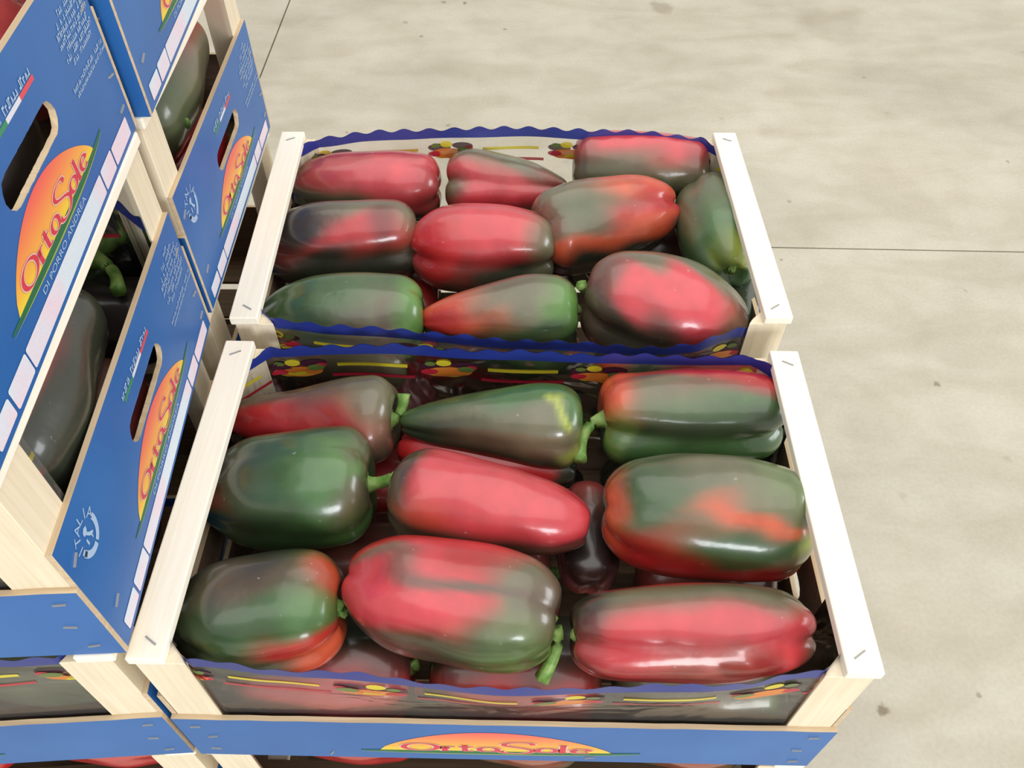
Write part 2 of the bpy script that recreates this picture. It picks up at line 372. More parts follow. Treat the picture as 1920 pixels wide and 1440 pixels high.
def end_panel(parent, D, sx, printed):
    # rectangle with a grip hole; outside face at x = sx*XO
    hc=(D*.532,.0735); hl,hr=.0425,.0098
    def hole(a):
        c,s=math.cos(a),math.sin(a)
        # stadium radius along the direction
        lo,hi=0,.1
        for _ in range(30):
            m=(lo+hi)/2; px,py=abs(c*m),s*m
            q=max(0,px-(hl-hr)); ins=math.hypot(q,py)<hr
            lo,hi=(m,hi) if ins else (lo,m)
        return lo
    def rect(a):
        c,s=math.cos(a),math.sin(a); t=1e9
        if c>1e-9: t=min(t,(D-hc[0])/c)
        if c<-1e-9: t=min(t,(0-hc[0])/c)
        if s>1e-9: t=min(t,(PANEL_H-hc[1])/s)
        if s<-1e-9: t=min(t,(0-hc[1])/s)
        return t
    ang=[2*math.pi*i/56 for i in range(56)]+[math.atan2(y-hc[1],x-hc[0])%(2*math.pi) for x in (0,D) for y in (0,PANEL_H)]
    ang+= [math.atan2(y,x)%(2*math.pi) for x in (-(hl-hr),(hl-hr)) for y in (-hr,hr)]
    ang=sorted(set(round(a,6) for a in ang)); n=len(ang)
    r=random.Random(int(D*1000)+int(sx)); b=MB()
    v=[]
    xo,xi=sx*XO,sx*(XO-T)
    for x in (xo,xi):
        for a in ang:
            h=hole(a)*(1+r.uniform(-.02,.02)); v.append((x,hc[0]+h*math.cos(a),hc[1]+h*math.sin(a)))
        for a in ang:
            h=rect(a); v.append((x,hc[0]+h*math.cos(a),hc[1]+h*math.sin(a)))
    f=[];m=[]
    for i in range(n):
        j=(i+1)%n
        q=(i,j,n+j,n+i); f.append(q if sx<0 else q[::-1]); m.append(0)
        q=(2*n+i,2*n+j,3*n+j,3*n+i); f.append(q[::-1] if sx<0 else q); m.append(1)
        q=(i,j,2*n+j,2*n+i); f.append(q); m.append(2)
        q=(n+i,n+j,3*n+j,3*n+i); f.append(q); m.append(2)
    b.v=v;b.f=f;b.m=m
    me=b.mesh('end_panel',[M_BLUE,M_INNER,M_PLY_Y])
    bm=bmesh.new(); bm.from_mesh(me); bmesh.ops.recalc_face_normals(bm,faces=bm.faces); bm.to_mesh(me); bm.free()
    p=obj('end_panel',me,parent)
    if not printed: return p
    k=D/.288
    plane=lambda s,h,l=.0002:(sx*(XO+l),(s*k if sx>0 else D-s*k),h)
    logo(p,plane,.1465,.0305,.145,.0315)
    V,Fs=TXT_SUB; b=MB(); x0=min(a for a,_ in V); wd=max(a for a,_ in V)-x0
    b.faces([plane(.102+(x-x0)/wd*.082,.0198+y*.0052,.0003) for x,y in V],Fs); obj('small_lettering',b.mesh('small_lettering',[M_PALE]),p)
    b=MB(); faint_print(b,plane,[(.252,.262,.1085,.0035)]+[(.2555-a,.2555+a,.1035-i*.0046,.0038) for i,a in enumerate((.014,.021,.026,.027,.021,.025,.018))]+[(.222,.284,.0655,.0032),(.226,.286,.0612,.0028)],3)
    obj('small_print',b.mesh('small_print',[M_PALE]),p)
    b=MB(); faint_print(b,plane,[(.122,.188,.1005,.0048)],5); obj('flag_caption',b.mesh('flag_caption',[M_PALE]),p)
    b=MB()
    for i in range(3):
        a,c=.124+i*.0213,.124+(i+1)*.0213
        b.poly([plane(a,.0965),plane(c,.0965),plane(c,.0995),plane(a,.0995)],i)
    obj('flag_stripe',b.mesh('flag_stripe',[M_FGREEN,M_WHITE,M_FRED]),p)
    for (a,c,lo,hi) in ((.010,.034,.0040,.0165),(.0365,.0625,.0035,.0175),(.064,.2115,.0035,.0175),(.2135,.2375,.0035,.0175),(.2395,.2770,.0035,.0165)):
        b=MB(); r_=.0016; pts=[]
        for (cx,cy,a0) in ((c-r_,lo+r_,-90),(c-r_,hi-r_,0),(a+r_,hi-r_,90),(a+r_,lo+r_,180)): pts+=arc(cx,cy,r_,r_,a0,a0+90,4)
        b.poly([plane(x,y,.0003) for x,y in pts]); obj('label_field',b.mesh('label_field',[M_BOX]),p)
    b=MB(); c=(.0295,.0925)
    P3=lambda s,h:plane(s,h,.0003)
    ribbon(arc(*c,.0112,.0128,15,-72,24),lambda *_:.0042,b,0,P3); ribbon(arc(*c,.0112,.0128,-80,-165,22),lambda *_:.0048,b,0,P3)
    ribbon(arc(*c,.0112,.0128,185,210,8),lambda *_:.0036,b,0,P3)
    word='ITALIA'
    for i,ch in enumerate(word):
        V,Fs=ARC[ch]; a=math.radians(172-i*29); mx=(min(x for x,_ in V)+max(x for x,_ in V))/2
        ca,sa=math.cos(a-math.pi/2),math.sin(a-math.pi/2); cx,cy=c[0]+.0092*math.cos(a),c[1]+.0108*math.sin(a)
        b.faces([P3(cx+((x-mx)*.0108*ca-y*.0098*sa),cy+((x-mx)*.0108*sa+y*.0098*ca)) for x,y in V],Fs)
    boot=[(-.5,.75),(-.1,.95),(.35,.8),(.2,.45),(.05,.3),(.3,-.05),(.62,-.3),(.8,-.5),(.62,-.62),(.5,-.5),(.4,-.85),(.25,-.9),(.3,-.55),(.0,-.2),(-.25,.25),(-.55,.4)]
    b.poly([P3(c[0]+x*.0066,c[1]+y*.0078) for x,y in boot])
    b.poly([P3(c[0]+(x*.25-.55)*.0066,c[1]+(y*.3-.35)*.0078) for x,y in ((-.5,-1),(.5,-1),(.6,1),(-.4,1))])
    obj('round_stamp',b.mesh('round_stamp',[M_PALE]),p)
    for (s,h,a) in ((.010,.098,.4),(.016,.034,.3),(.276,.092,.2),(.279,.045,-.2),(.277,.022,.1)):
        du=Vector((0,math.cos(a),math.sin(a)));staple(p,plane(s,h,.0),du,(sx,0,0),.0085)
    return p
def long_slat(parent, D, sy, printed):
    b=MB(); y0,y1=(-T,0) if sy<0 else (D,D+T)
    r=random.Random(int(D*1000)+int(sy)+9)
    n=26; P=[]
    for i in range(n+1):
        x=-XO+2*XO*i/n; dz=r.uniform(-.0006,.0006)
        P.append((x,dz))
    yo,yi=(y0,y1) if sy<0 else (y1,y0)
    for i in range(n):
        (xa,da),(xb,db)=P[i],P[i+1]; za,zb=SLAT_H+da,SLAT_H+db
        q=[(xa,yo,0),(xb,yo,0),(xb,yo,zb),(xa,yo,za)]; b.poly(q if sy<0 else q[::-1],0)
        q=[(xb,yi,0),(xa,yi,0),(xa,yi,za),(xb,yi,zb)]; b.poly(q if sy<0 else q[::-1],1)
        q=[(xa,yo,za),(xb,yo,zb),(xb,yi,zb),(xa,yi,za)]; b.poly(q if sy<0 else q[::-1],2)
        q=[(xb,yo,0),(xa,yo,0),(xa,yi,0),(xb,yi,0)]; b.poly(q if sy<0 else q[::-1],2)
    for x,s in ((-XO,1),(XO,-1)):
        dz=P[0][1] if s>0 else P[-1][1]
        q=[(x,yo,0),(x,yo,SLAT_H+dz),(x,yi,SLAT_H+dz),(x,yi,0)]; b.poly(q if s*sy<0 else q[::-1],2)
    p=obj('side_slat',b.mesh('side_slat',[M_BLUE,M_INNER,M_PLY_X]),parent)
    if printed:
        plane=lambda s,h,l=.0002:(s,yo-l,h) if sy<0 else (-s,yo+l,h)
        logo(p,plane,-.006,.021,.188,.047)
        nn=Vector((0,sy,0))
        for (s,h,a) in ((-.236,.07,.1),(-.228,.048,.2),(-.233,.018,-.2),(.236,.072,.1),(.231,.042,-.1),(.235,.014,.2),(-.14,.012,1.2),(.07,.012,.3)):
            staple(p,plane(s,h,0),(math.cos(a),0,math.sin(a)),nn,.008)
    return p
def build_crate(name, D, loc, rz, printed=True, post_gap=0):
    c=empty(name,loc,rz)
    for sx in (-1,1):
        b=MB(); x0,x1=sorted((sx*.25,sx*(.25-BW))); b.box((x0,-.001,H-BT),(x1,D+.001,H))
        bt=obj('batten',bevel_mesh(b.mesh('batten',[M_BATTEN]),.0012,2),c)
        staple(bt,(sx*.236,.012,H-.0004),(math.cos(.6),math.sin(.6)*sx,0),(0,0,1),.010)
        staple(bt,(sx*.238,D-.014,H-.0004),(math.cos(.5),-math.sin(.5)*sx,0),(0,0,1),.010)
        for yc,d in ((0,1),(D,-1)):
            b=MB(); leg=.034; z0,z1=.0,H-BT; X=sx*(XO-T); Y=yc
            tri=[(X,Y),(X-sx*leg,Y),(X-sx*(leg-.004),Y+d*.006),(X-sx*.006,Y+d*(leg-.004)),(X,Y+d*leg)]
            nt=len(tri); v=[(x,y,z0) for x,y in tri]+[(x,y,z1) for x,y in tri]
            f=[tuple(range(nt))[::-1],tuple(range(nt,2*nt))]+[(i,(i+1)%nt,nt+(i+1)%nt,nt+i) for i in range(nt)]
            b.faces(v,f); obj('corner_post',bevel_mesh(b.mesh('corner_post',[M_POST]),.0006,1),c)
    end_panel(c,D,1,printed); end_panel(c,D,-1,False)
    long_slat(c,D,-1,printed); long_slat(c,D,1,False)
    nb=5; wd=.046; gp=(D-nb*wd)/(nb-1) if D>nb*wd else .002
    bm_=MB(); bm_.box((-XO+T,0,.002),(XO-T,wd,.006)); me=bm_.mesh('bottom_board',[M_BOARD])
    for i in range(nb): obj('bottom_board',me,c,(0,i*(wd+gp),0))
    return c
def copy_tree(o, parent=None):
    c=o.copy(); col.objects.link(c); c.parent=parent
    for ch in list(o.children): copy_tree(ch,c)
    return c

DR=.284; DL=.292
S_=.5/.599
near=build_crate('pepper_crate',DR,(0,0,ZT-H),0)
tag(near,'nearest open pepper crate, pale wooden rails, blue slat with sun emblem across its front','crate','pepper crates in stacks')
far_loc=(.0003,.3728*S_,ZT+.0088-H); FAR_ROT=.0275
def placed(src,label,loc,rz):
    c=copy_tree(src); c.location=loc; c.rotation_euler=(0,0,rz); tag(c,label,'crate','pepper crates in stacks'); return c
far=placed(near,'open pepper crate behind the nearest one, concrete floor showing beyond its wavy film',far_loc,FAR_ROT)
def left_loc(corner,a,z):
    return (corner[0]-XO*math.cos(a),corner[1]-XO*math.sin(a),z)
aA,aB,aA1=math.radians(3.6),math.radians(4.4),math.radians(4.3)
ZL=ZT+.010
la=build_crate('pepper_crate',DL,left_loc((-.2450,.0035),aA,ZL),aA)
tag(la,'front left crate one tier above the nearest, end panel beside the long pale rail','crate','pepper crates in stacks')
la1=placed(la,'topmost front left crate, large blue end panel with grip hole at upper left','x',0) if False else None
def placeL(label,corner,a,z): return placed(la,label,left_loc(corner,a,z),a)
la1=placeL('topmost front left crate, largest blue end panel with dark grip hole',(-.2440,.0085),aA1,ZL+H)
lb=placeL('front left crate level with the nearest crate, blue slat along the bottom left edge',(-.2535,-.002),aB,ZL-H)
lf=placed(far,'rear left crate one tier above the far crate, narrow blue end panel before the floor',left_loc((-.2655,.3135),math.radians(1.25),ZT+.0088),math.radians(1.25))
lf1=placed(far,'topmost rear left crate, blue end panel cut off by the top edge',left_loc((-.2605,.3195),math.radians(3.2),ZT+.0088+H),math.radians(3.2))
lfb=placed(far,'rear left crate level with the far crate, almost hidden under the rear left stack',left_loc((-.268,.309),math.radians(1.0),ZT+.0088-H),math.radians(1.0))
# lower tiers that carry these
names=['second','third','lowest']
for k in range(1,4):
    z=ZT-H-k*H
    placed(near,('crate directly under the nearest crate, only a sliver of rail below its blue slat','crate two below the nearest crate in the front right stack','lowest crate of the front right stack')[k-1],(0,.002*k*(-1)**k,z),.004*(-1)**k)
    placed(far,('crate directly under the far crate','crate two below the far crate in the rear right stack','lowest crate of the rear right stack')[k-1],(.0003,.311,z+.0),.01)
    placed(la,('crate under the bottom left blue slat, red peppers showing along the lower edge','crate two below the front left slat in the bottom corner','lowest crate of the front left stack')[k-1],left_loc((-.2535,-.004),aB,ZL-H-k*H),aB)
    placed(far,('crate directly under the almost hidden rear left crate','crate two below the almost hidden rear left crate','lowest crate of the rear left stack')[k-1],left_loc((-.268,.309),.018,ZT+.0088-H-k*H),.018)

# pallet under the stacks
pl=empty('pallet',(-.26,.3,0)); tag(pl,'wooden pallet under the crate stacks','pallet')
PH=ZT-4*H
b=MB(); b.box((-.51,-.05,PH-.02),(.51,.05,PH)); me=bevel_mesh(b.mesh('deck_board',[M_BOARD]),.002,1)
for i in range(5): obj('deck_board',me,pl,(0,-.26+i*.13,0))
b=MB(); b.box((-.05,-.05,.02),(.05,.05,PH-.02)); me=b.mesh('block',[M_BOARD])
for x in (-.45,0,.45):
    for y in (-.26,0,.26): obj('block',me,pl,(x,y,0))
b=MB(); b.box((-.51,-.05,0),(.51,.05,.02)); me=b.mesh('bottom_runner',[M_BOARD])
for y in (-.26,0,.26): obj('bottom_runner',me,pl,(0,y,0))

# ------------------------------------------------------------------ film liners
def liner(crate, D, side, label, top=None, bulge=None, wrap=(.05,.05), bot=.010, phase=0., seed=1):
    """film standing inside a long side; top/bulge: lists of values spread evenly along the side"""
    top=top or [H-.004]*3; bulge=bulge or [0,.006,0]
    xs=XO-T-.0015; hl=xs-.0; rad=.022
    # corner posts push the film inwards
    yb=.0025
    path=[]                                        # (x, y inwards from the side, s fraction or None)
    a,bw=wrap
    st=.006
    n=int(max(0,a-rad)/st)
    for i in range(n): path.append((-xs, a-(a-rad)*i/max(1,n)))
    for i in range(7): t=math.pi/2*i/6; path.append((-xs+rad*(1-math.cos(t)), yb+rad*(1-math.sin(t))))
    m=int((2*xs-2*rad)/st)
    for i in range(1,m): path.append((-xs+rad+(2*xs-2*rad)*i/m, yb))
    for i in range(7): t=math.pi/2*i/6; path.append((xs-rad*(1-math.sin(t)), yb+rad*(1-math.cos(t))))
    n=int(max(0,bw-rad)/st)
    for i in range(1,n+1): path.append((xs, rad+(bw-rad)*i/n))
    path=[(x,max(y,.036-(XO-T-abs(x))) if abs(x)>XO-T-.0345 else y) for x,y in path]     # behind the triangular posts
    fine=[]
    for i in range(len(path)-1):
        for k in range(2): t=k/2; fine.append((path[i][0]*(1-t)+path[i+1][0]*t,path[i][1]*(1-t)+path[i+1][1]*t))
    fine.append(path[-1])
    s=[0]
    for i in range(1,len(fine)): s.append(s[-1]+math.dist(fine[i],fine[i-1]))
    r=random.Random(seed); ph=[r.uniform(0,6.28) for _ in range(6)]
    def spl(vals,t):
        q=t*(len(vals)-1); i=min(int(q),len(vals)-2); e=q-i; e=e*e*(3-2*e); return vals[i]*(1-e)+vals[i+1]*e
    def P(i,z,lift=0.):
        x,y=fine[i]; t=min(1,max(0,(x+xs)/(2*xs)))
        zz=min(1,max(0,(z-SLAT_H-.004)/(H-SLAT_H-.03))); zz=zz*zz*(3-2*zz)
        edge=min(1,max(0,(XO-T-.036-abs(x))/.05)); edge=edge*edge*(3-2*edge)
        y=y-spl(bulge,t)*zz*edge+.0012*zz*math.sin(s[i]*60+ph[0])*math.sin(z*70+ph[1])*edge+lift*side
        return (x,y,z) if side<0 else (-x,D-y,z)
    def ztop(i,scal=True):
        t=min(1,max(0,(fine[i][0]+xs)/(2*xs))); z=spl(top,t)
        if scal: z+=.0021*math.cos(s[i]*2*math.pi/.0275+phase)
        return z
    n=len(fine); LV=14
    b=MB(); v=[]
    for i in range(n):
        zt=ztop(i)
        for k in range(LV+1): v.append(P(i,bot+(zt-bot)*k/LV))
    f=[(i*(LV+1)+k,(i+1)*(LV+1)+k,(i+1)*(LV+1)+k+1,i*(LV+1)+k+1) for i in range(n-1) for k in range(LV)]
    b.faces(v,f); o=obj('film_liner',b.mesh('film_liner',[M_FILM],True)); o.parent=None
    tag(o,label,'film liner','printed film liners')
    o.matrix_world=Matrix.Translation(crate.location)@Matrix.Rotation(crate.rotation_euler.z,4,'Z')
    def strip(name,mat,z_of,half,i0,i1,m,lift=.0005):
        b=MB(); v=[]
        for i in range(i0,i1+1):
            za,zb=z_of(i)
            v+= [P(i,za,lift),P(i,zb,lift)]
        k=i1-i0
        b.faces(v,[(2*i,2*i+2,2*i+3,2*i+1) for i in range(k)]); return obj(name,b.mesh(name,[mat],True),o)
    strip('wavy_blue_edge',I_BLUE,lambda i:(ztop(i,False)-.0115,ztop(i)+.0001),0,0,n-1,0)
    # repeats: fruit picture, yellow line and red line between pictures
    per=.135; s0=.02+phase*.02
    def idx(q): return min(range(n),key=lambda i:abs(s[i]-q))
    q=s0-per
    while q<s[-1]:
        a_,c_=idx(max(0,q+.036)),idx(min(s[-1],q+per-.036+.0))
        if c_-a_>3:
            strip('yellow_line',I_YEL,lambda i:(ztop(i,False)-.0278,ztop(i,False)-.0240),0,a_,c_,0)
            strip('red_line',I_RED,lambda i:(ztop(i,False)-.0414,ztop(i,False)-.0380),0,max(0,a_-2),min(n-1,c_+2),0)
        if 0.03<q<s[-1]-.03:
            b=MB(); rr=random.Random(3)
            for (du,dz,ru,rz,mi) in ((-.014,-.0215,.012,.0045,0),(.012,-.0235,.013,.005,0),(.0,-.031,.022,.0065,2),(-.016,-.0265,.008,.004,4),(.004,-.0195,.007,.0042,1),(.017,-.031,.008,.0035,3),(-.004,-.0345,.009,.0035,1),(-.013,-.032,.007,.0035,2),(.010,-.0345,.007,.0028,1),(.016,-.0205,.005,.003,4),(-.021,-.024,.005,.003,3)):
                ic=idx(q+du); 
                pts=[]
                for k in range(12):
                    an=2*math.pi*k/12; uu=q+du+ru*math.cos(an); i=idx(uu); e=0
                    j=min(n-2,max(0,i if s[i]<=uu else i-1)); e=(uu-s[j])/max(1e-6,s[j+1]-s[j]); e=min(1,max(0,e))
                    z=ztop(ic,False)+dz+rz*math.sin(an)
                    A,B_=Vector(P(j,z,.0006+.0002*mi)),Vector(P(j+1,z,.0006+.0002*mi)); pts.append(A.lerp(B_,e))
                b.poly(pts,mi)
            obj('fruit_picture',b.mesh('fruit_picture',[I_PUR,I_YEL,I_ORA,I_RED,I_GRE]),o)
        q+=per
    return o
liner(near,DR,-1,'clear film with navy wavy edge along the front of the nearest crate',top=[H-.006,H-.007,H-.010,H-.008,H-.004],bulge=[0,.006,.014,.010,0],phase=.6,wrap=(.03,.08),seed=3)
liner(near,DR,1,'clear film with wavy edge along the back of the nearest crate',top=[H-.004,H-.006,H-.006,H-.003,H-.006],bulge=[0,.0,.002,.004,0],phase=2.,wrap=(.05,.075),seed=4)
liner(far,DR,-1,'clear film with wavy edge along the front of the far crate',top=[H-.004,H-.010,H-.018,H-.022,H-.016],bulge=[0,.006,.013,.018,.012],phase=1.,wrap=(.03,.06),seed=5)
liner(far,DR,1,'clear film with bright blue wavy edge against the floor, back of the far crate',top=[H-.006,H+.0,H+.002,H+.0,H-.008],bulge=[0,.006,.009,.006,0],phase=3.,wrap=(.06,.03),seed=6)
liner(lb,DL,-1,'crumpled clear film behind the lower left post, red line slanting down',top=[H-.004,H-.004,H-.004],bulge=[0,.0,0],phase=2.4,wrap=(.03,.05),seed=7)
liner(la,DL,-1,'film along the front of the crate one tier up at the left',wrap=(.03,.04),seed=8)
liner(la,DL,1,'dark film at the back of the front left crate, glimpsed above its end panel',top=[H-.05]*3,wrap=(.03,.04),seed=9)
liner(la1,DL,1,'film at the back of the topmost front left crate, beside the red pepper',top=[H-.05]*3,wrap=(.03,.04),seed=10)

# ------------------------------------------------------------------ peppers
C=dict(R=(180,36,38),P=(200,64,72),O=(202,84,52),G=(56,82,46),D=(46,50,38),V=(102,99,74),B=(92,74,60),L=(92,134,64),Y=(170,180,70),M=(126,52,46),K=(40,34,32),E=(64,106,54))  # skin palette; olive, green and pink tones include painted sky sheen
C={k:np.array(lin(v)) for k,v in C.items()}
D0=Vector((0,-.64,.77)).normalized()
def pepper(S,B,widths,base,blobs=(),grooves=((-60,.10),(60,.10),(180,.1)),capS=.15,capB=.2,bend=0,seed=0,label='',stem=None,group='peppers',dimple=.5,absolute_r=False,noise_amp=1.0,nt=64,nb=26,exp=.58,stem_len=.022):
    S=Vector(S);B=Vector(B); ax=(B-S); Ln=ax.length; ax.normalize(); mid=(S+B)/2
    d=D0-ax*D0.dot(ax); d.normalize(); wv=d.cross(ax)
    if (wv.x<0 if abs(ax.y)>.8 else wv.z>0): wv=-wv                 # wv: towards the front / lower side
    rs=np.random.RandomState(seed+11)
    if absolute_r: tw=[(t,r) for t,r in widths]
    else:
        tw=[]
        for t,wpx in widths:
            p=S+ax*Ln*t; dep=(p-CAM).dot(FW); tw.append((t,wpx/2*dep/F_PX))
    tt=np.linspace(0,1,201); rr=np.interp(tt,[a for a,_ in tw],[b for _,b in tw])
    k=np.hanning(61); k/=k.sum(); rr=np.convolve(np.pad(rr,30,'edge'),k,'valid')
    prof=[]                                                # (t, radius factor)
    for i in range(11):
        ph=math.radians(90*i/10); r=math.sin(ph)**exp; x=capS*(1-math.cos(ph)**1.0 if ph<math.pi/2-1e-6 else 1)
        x+=capS*dimple*math.exp(-(r/.33)**2); prof.append((x,r))
    for i in range(1,nb): prof.append((capS+(1-capS-capB)*i/nb,1))
    for i in range(11):
        ph=math.radians(90-90*i/10); r=math.sin(ph)**.66; x=1-capB*(1-math.cos(ph))
        x-=capB*dimple*.6*math.exp(-(r/.28)**2); prof.append((x,r))
    pt=np.array([p[0] for p in prof]);pr=np.array([p[1] for p in prof])
    n=len(prof); th=np.linspace(-180,180,nt,endpoint=False)
    Tt,Th=np.meshgrid(pt,th,indexing='ij'); Rf=np.repeat(pr[:,None],nt,1)
    R=np.interp(pt,tt,rr)[:,None]*Rf
    end=np.abs(2*Tt-1)**1.6
    g=np.zeros_like(Tt)
    for a,dp in grooves:
        dd=(Th-a-8*np.sin(3*Tt+a)+180)%360-180; g+=dp*1.25*np.exp(-(np.abs(dd)/19)**1.6)
    R=R*(1-g*(.45+.9*end)+.03*noise_amp*0)
    X=(Tt-.5)*Ln
    capm=np.clip((Tt-.72)/.28,0,1)**2; X-= g*capm*Rf*Ln*.30
    capm=np.clip((.22-Tt)/.22,0,1); X+= g*capm*Rf*Ln*.18
    rad=np.radians(Th); nz=np.zeros_like(Tt)
    for q in range(7):
        nz+=rs.uniform(.3,1)*np.sin(rs.uniform(2,9)*Tt+rs.randint(1,4)*rad*1.0+rs.uniform(0,6.28))/ (2+q*.4)
    nm=np.zeros_like(Tt)
    for q in range(9): nm+=np.sin(rs.uniform(7,17)*Tt+rs.randint(1,6)*rad+rs.uniform(0,6.28))/9*2.2
    R=R*1.06*(1+.034*noise_amp*nz+.016*noise_amp*nm)
    off=bend*Ln*(4*Tt*(1-Tt)-.6)
    a_,d_,w_=(np.array(ax),np.array(d),np.array(wv))
    V=X[...,None]*a_+(R*np.cos(rad))[...,None]*d_+(R*np.sin(rad)+off)[...,None]*w_
    # colour: base plus patches of ripening, painted shade and sheen, edges broken up by noise
    n1=np.zeros_like(Tt);n2=np.zeros_like(Tt)
    for q in range(8):
        kt=rs.uniform(4,20);kq=rs.randint(1,7);p1=rs.uniform(0,6.28,2)
        n1+=np.sin(kt*Tt+kq*rad+p1[0])/(1.5+q*.35);n2+=np.sin(kt*.9*Tt-kq*rad+p1[1])/(1.5+q*.35)
    t2=Tt+.02*n1; h2=Th+8*n2
    colr=np.empty(Tt.shape+(3,)); colr[:]=C[base]
    colr*= (1+.10*n1/2)[...,None]
    for (bt,bh,st,sh,key,amt) in blobs:
        dh=(h2-bh+180)%360-180
        gg=np.exp(-(.62*(((t2-bt)/st)**2+(dh/sh)**2))**1.7)
        gg=np.clip(gg,0,1)*amt
        gg=np.clip(gg,0,1)
        colr=colr*(1-gg[...,None])+C[key]*gg[...,None]
    verts=V.reshape(-1,3).tolist(); idx=lambda i,j:i*nt+(j%nt)
    flip=Vector(a_).dot(Vector(d_).cross(Vector(w_)))
    faces=[]
    for i in range(n-1):
        for j in range(nt):
            q=(idx(i,j),idx(i,j+1),idx(i+1,j+1),idx(i+1,j)); faces.append(q if flip<0 else q[::-1])
    me=bpy.data.meshes.new('bell_pepper'); me.from_pydata(verts,[],faces)
    me.materials.append(M_PEP); me.polygons.foreach_set('use_smooth',[True]*len(faces))
    at_=me.color_attributes.new('skin','FLOAT_COLOR','POINT')
    cc=np.ones((len(verts),4),dtype=np.float32); cc[:,:3]=np.clip(colr.reshape(-1,3),0,1); at_.data.foreach_set('color',cc.ravel())
    bm=bmesh.new(); bm.from_mesh(me); bmesh.ops.remove_doubles(bm,verts=bm.verts,dist=1e-6); bmesh.ops.recalc_face_normals(bm,faces=bm.faces); bm.to_mesh(me); bm.free()
    o=obj('bell_pepper',me,None,mid); tag(o,label,'bell pepper',group)
    # stem: leafy cap and curved stalk
    r0=float(rr[0]); base_p=-ax*Ln/2+ax*Ln*capS*dimple*.80+wv*(float(off[0,0]))
    tip=(Vector(stem)-mid) if stem is not None else -ax*(Ln/2+stem_len-.012)+Vector((rs.uniform(-.006,.006),rs.uniform(-.006,.006),rs.uniform(-.004,.008)))
    b=MB()
    c1=base_p-ax*max(.012,(tip-base_p).length*.5); N_=10; pts=[]
    for i in range(N_+1):
        t=i/N_; pts.append(base_p*(1-t)**2+c1*2*t*(1-t)+tip*t*t)
    v=[];K=9
    for i,p in enumerate(pts):
        tn=(pts[min(N_,i+1)]-pts[max(0,i-1)]).normalized(); u=tn.orthogonal().normalized(); ww=tn.cross(u)
        t=i/N_; r=.0046+.006*math.exp(-t*7)+.0014*math.exp(-((1-t)*8))
        for j in range(K): an=2*math.pi*j/K; rj=r*(1+.10*math.cos(5*an)); v.append(p+u*rj*math.cos(an)+ww*rj*math.sin(an))
    f=[(i*K+j,i*K+(j+1)%K,(i+1)*K+(j+1)%K,(i+1)*K+j) for i in range(N_) for j in range(K)]
    f.append(tuple(range(N_*K,N_*K+K))); f.append(tuple(range(K))[::-1])
    b.faces(v,f)
    cr=r0*.36; v=[base_p-ax*.004]
    for j in range(30):
        an=2*math.pi*j/30; rj=cr*(1+.22*math.cos(6*an)); v.append(base_p-ax*(.0015+ (rj/cr)*.0008)+d*rj*math.cos(an)+wv*rj*math.sin(an))
    for j in range(30):
        an=2*math.pi*j/30; rj=cr*.98*(1+.22*math.cos(6*an)); v.append(base_p+ax*.004+d*rj*math.cos(an)+wv*rj*math.sin(an))
    f=[(0,1+j,1+(j+1)%30) for j in range(30)]+[(1+j,31+j,31+(j+1)%30,1+(j+1)%30) for j in range(30)]
    b.faces(v,f)
    me=b.mesh('stem',[M_STEM],True)
    bm=bmesh.new(); bm.from_mesh(me); bmesh.ops.recalc_face_normals(bm,faces=bm.faces); bm.to_mesh(me); bm.free()
    obj('stem',me,o)
    return o
ZF=ZT+.0088
def px(S,B,zs,zb,widths,base,blobs,top=ZT,stem=None,stem_z=-.04,**k):
    st=at(stem[0],stem[1],top+stem_z) if stem else None
    if top==ZF: widths=[(t,w_*1.04) for t,w_ in widths]
    return pepper(at(*S,top+zs),at(*B,top+zb),widths,base,blobs,stem=st,**k)
GF='peppers in the far crate'; GN='peppers in the nearest crate'; GL='peppers in the left crates'
# far crate, back row
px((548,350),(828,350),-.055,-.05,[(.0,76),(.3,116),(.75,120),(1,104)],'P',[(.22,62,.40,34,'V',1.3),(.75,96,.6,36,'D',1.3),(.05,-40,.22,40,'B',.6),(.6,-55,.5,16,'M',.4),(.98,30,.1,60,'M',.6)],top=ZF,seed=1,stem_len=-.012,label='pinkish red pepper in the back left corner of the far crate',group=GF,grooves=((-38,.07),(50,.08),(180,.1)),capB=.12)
px((834,344),(1068,356),-.055,-.055,[(0,112),(.25,116),(.6,100),(1,50)],'P',[(.03,18,.13,22,'V',1),(.05,-75,.3,34,'V',1.2),(.75,-62,.5,40,'V',1.1),(.95,0,.2,60,'B',.6),(.6,95,.6,26,'M',.8)],top=ZF,seed=2,stem_len=-.012,label='heart-shaped red pepper in the middle of the far crate back row',group=GF,grooves=((0,.2),(90,.1),(200,.1)),capS=.2,capB=.35)
px((1328,318),(1072,308),-.045,-.045,[(0,104),(.3,116),(.7,118),(1,110)],'G',[(.5,35,.8,44,'V',.9),(.6,-60,.66,44,'P',1.5),(.08,-20,.14,30,'M',.6),(.97,-10,.1,60,'B',.5),(.5,100,.8,34,'D',1)],top=ZF,seed=3,stem_len=-.012,label='pepper with red upper half and green lower half, far right of back row',group=GF,grooves=((5,.05),(100,.12),(-100,.1)),capB=.12,capS=.12)
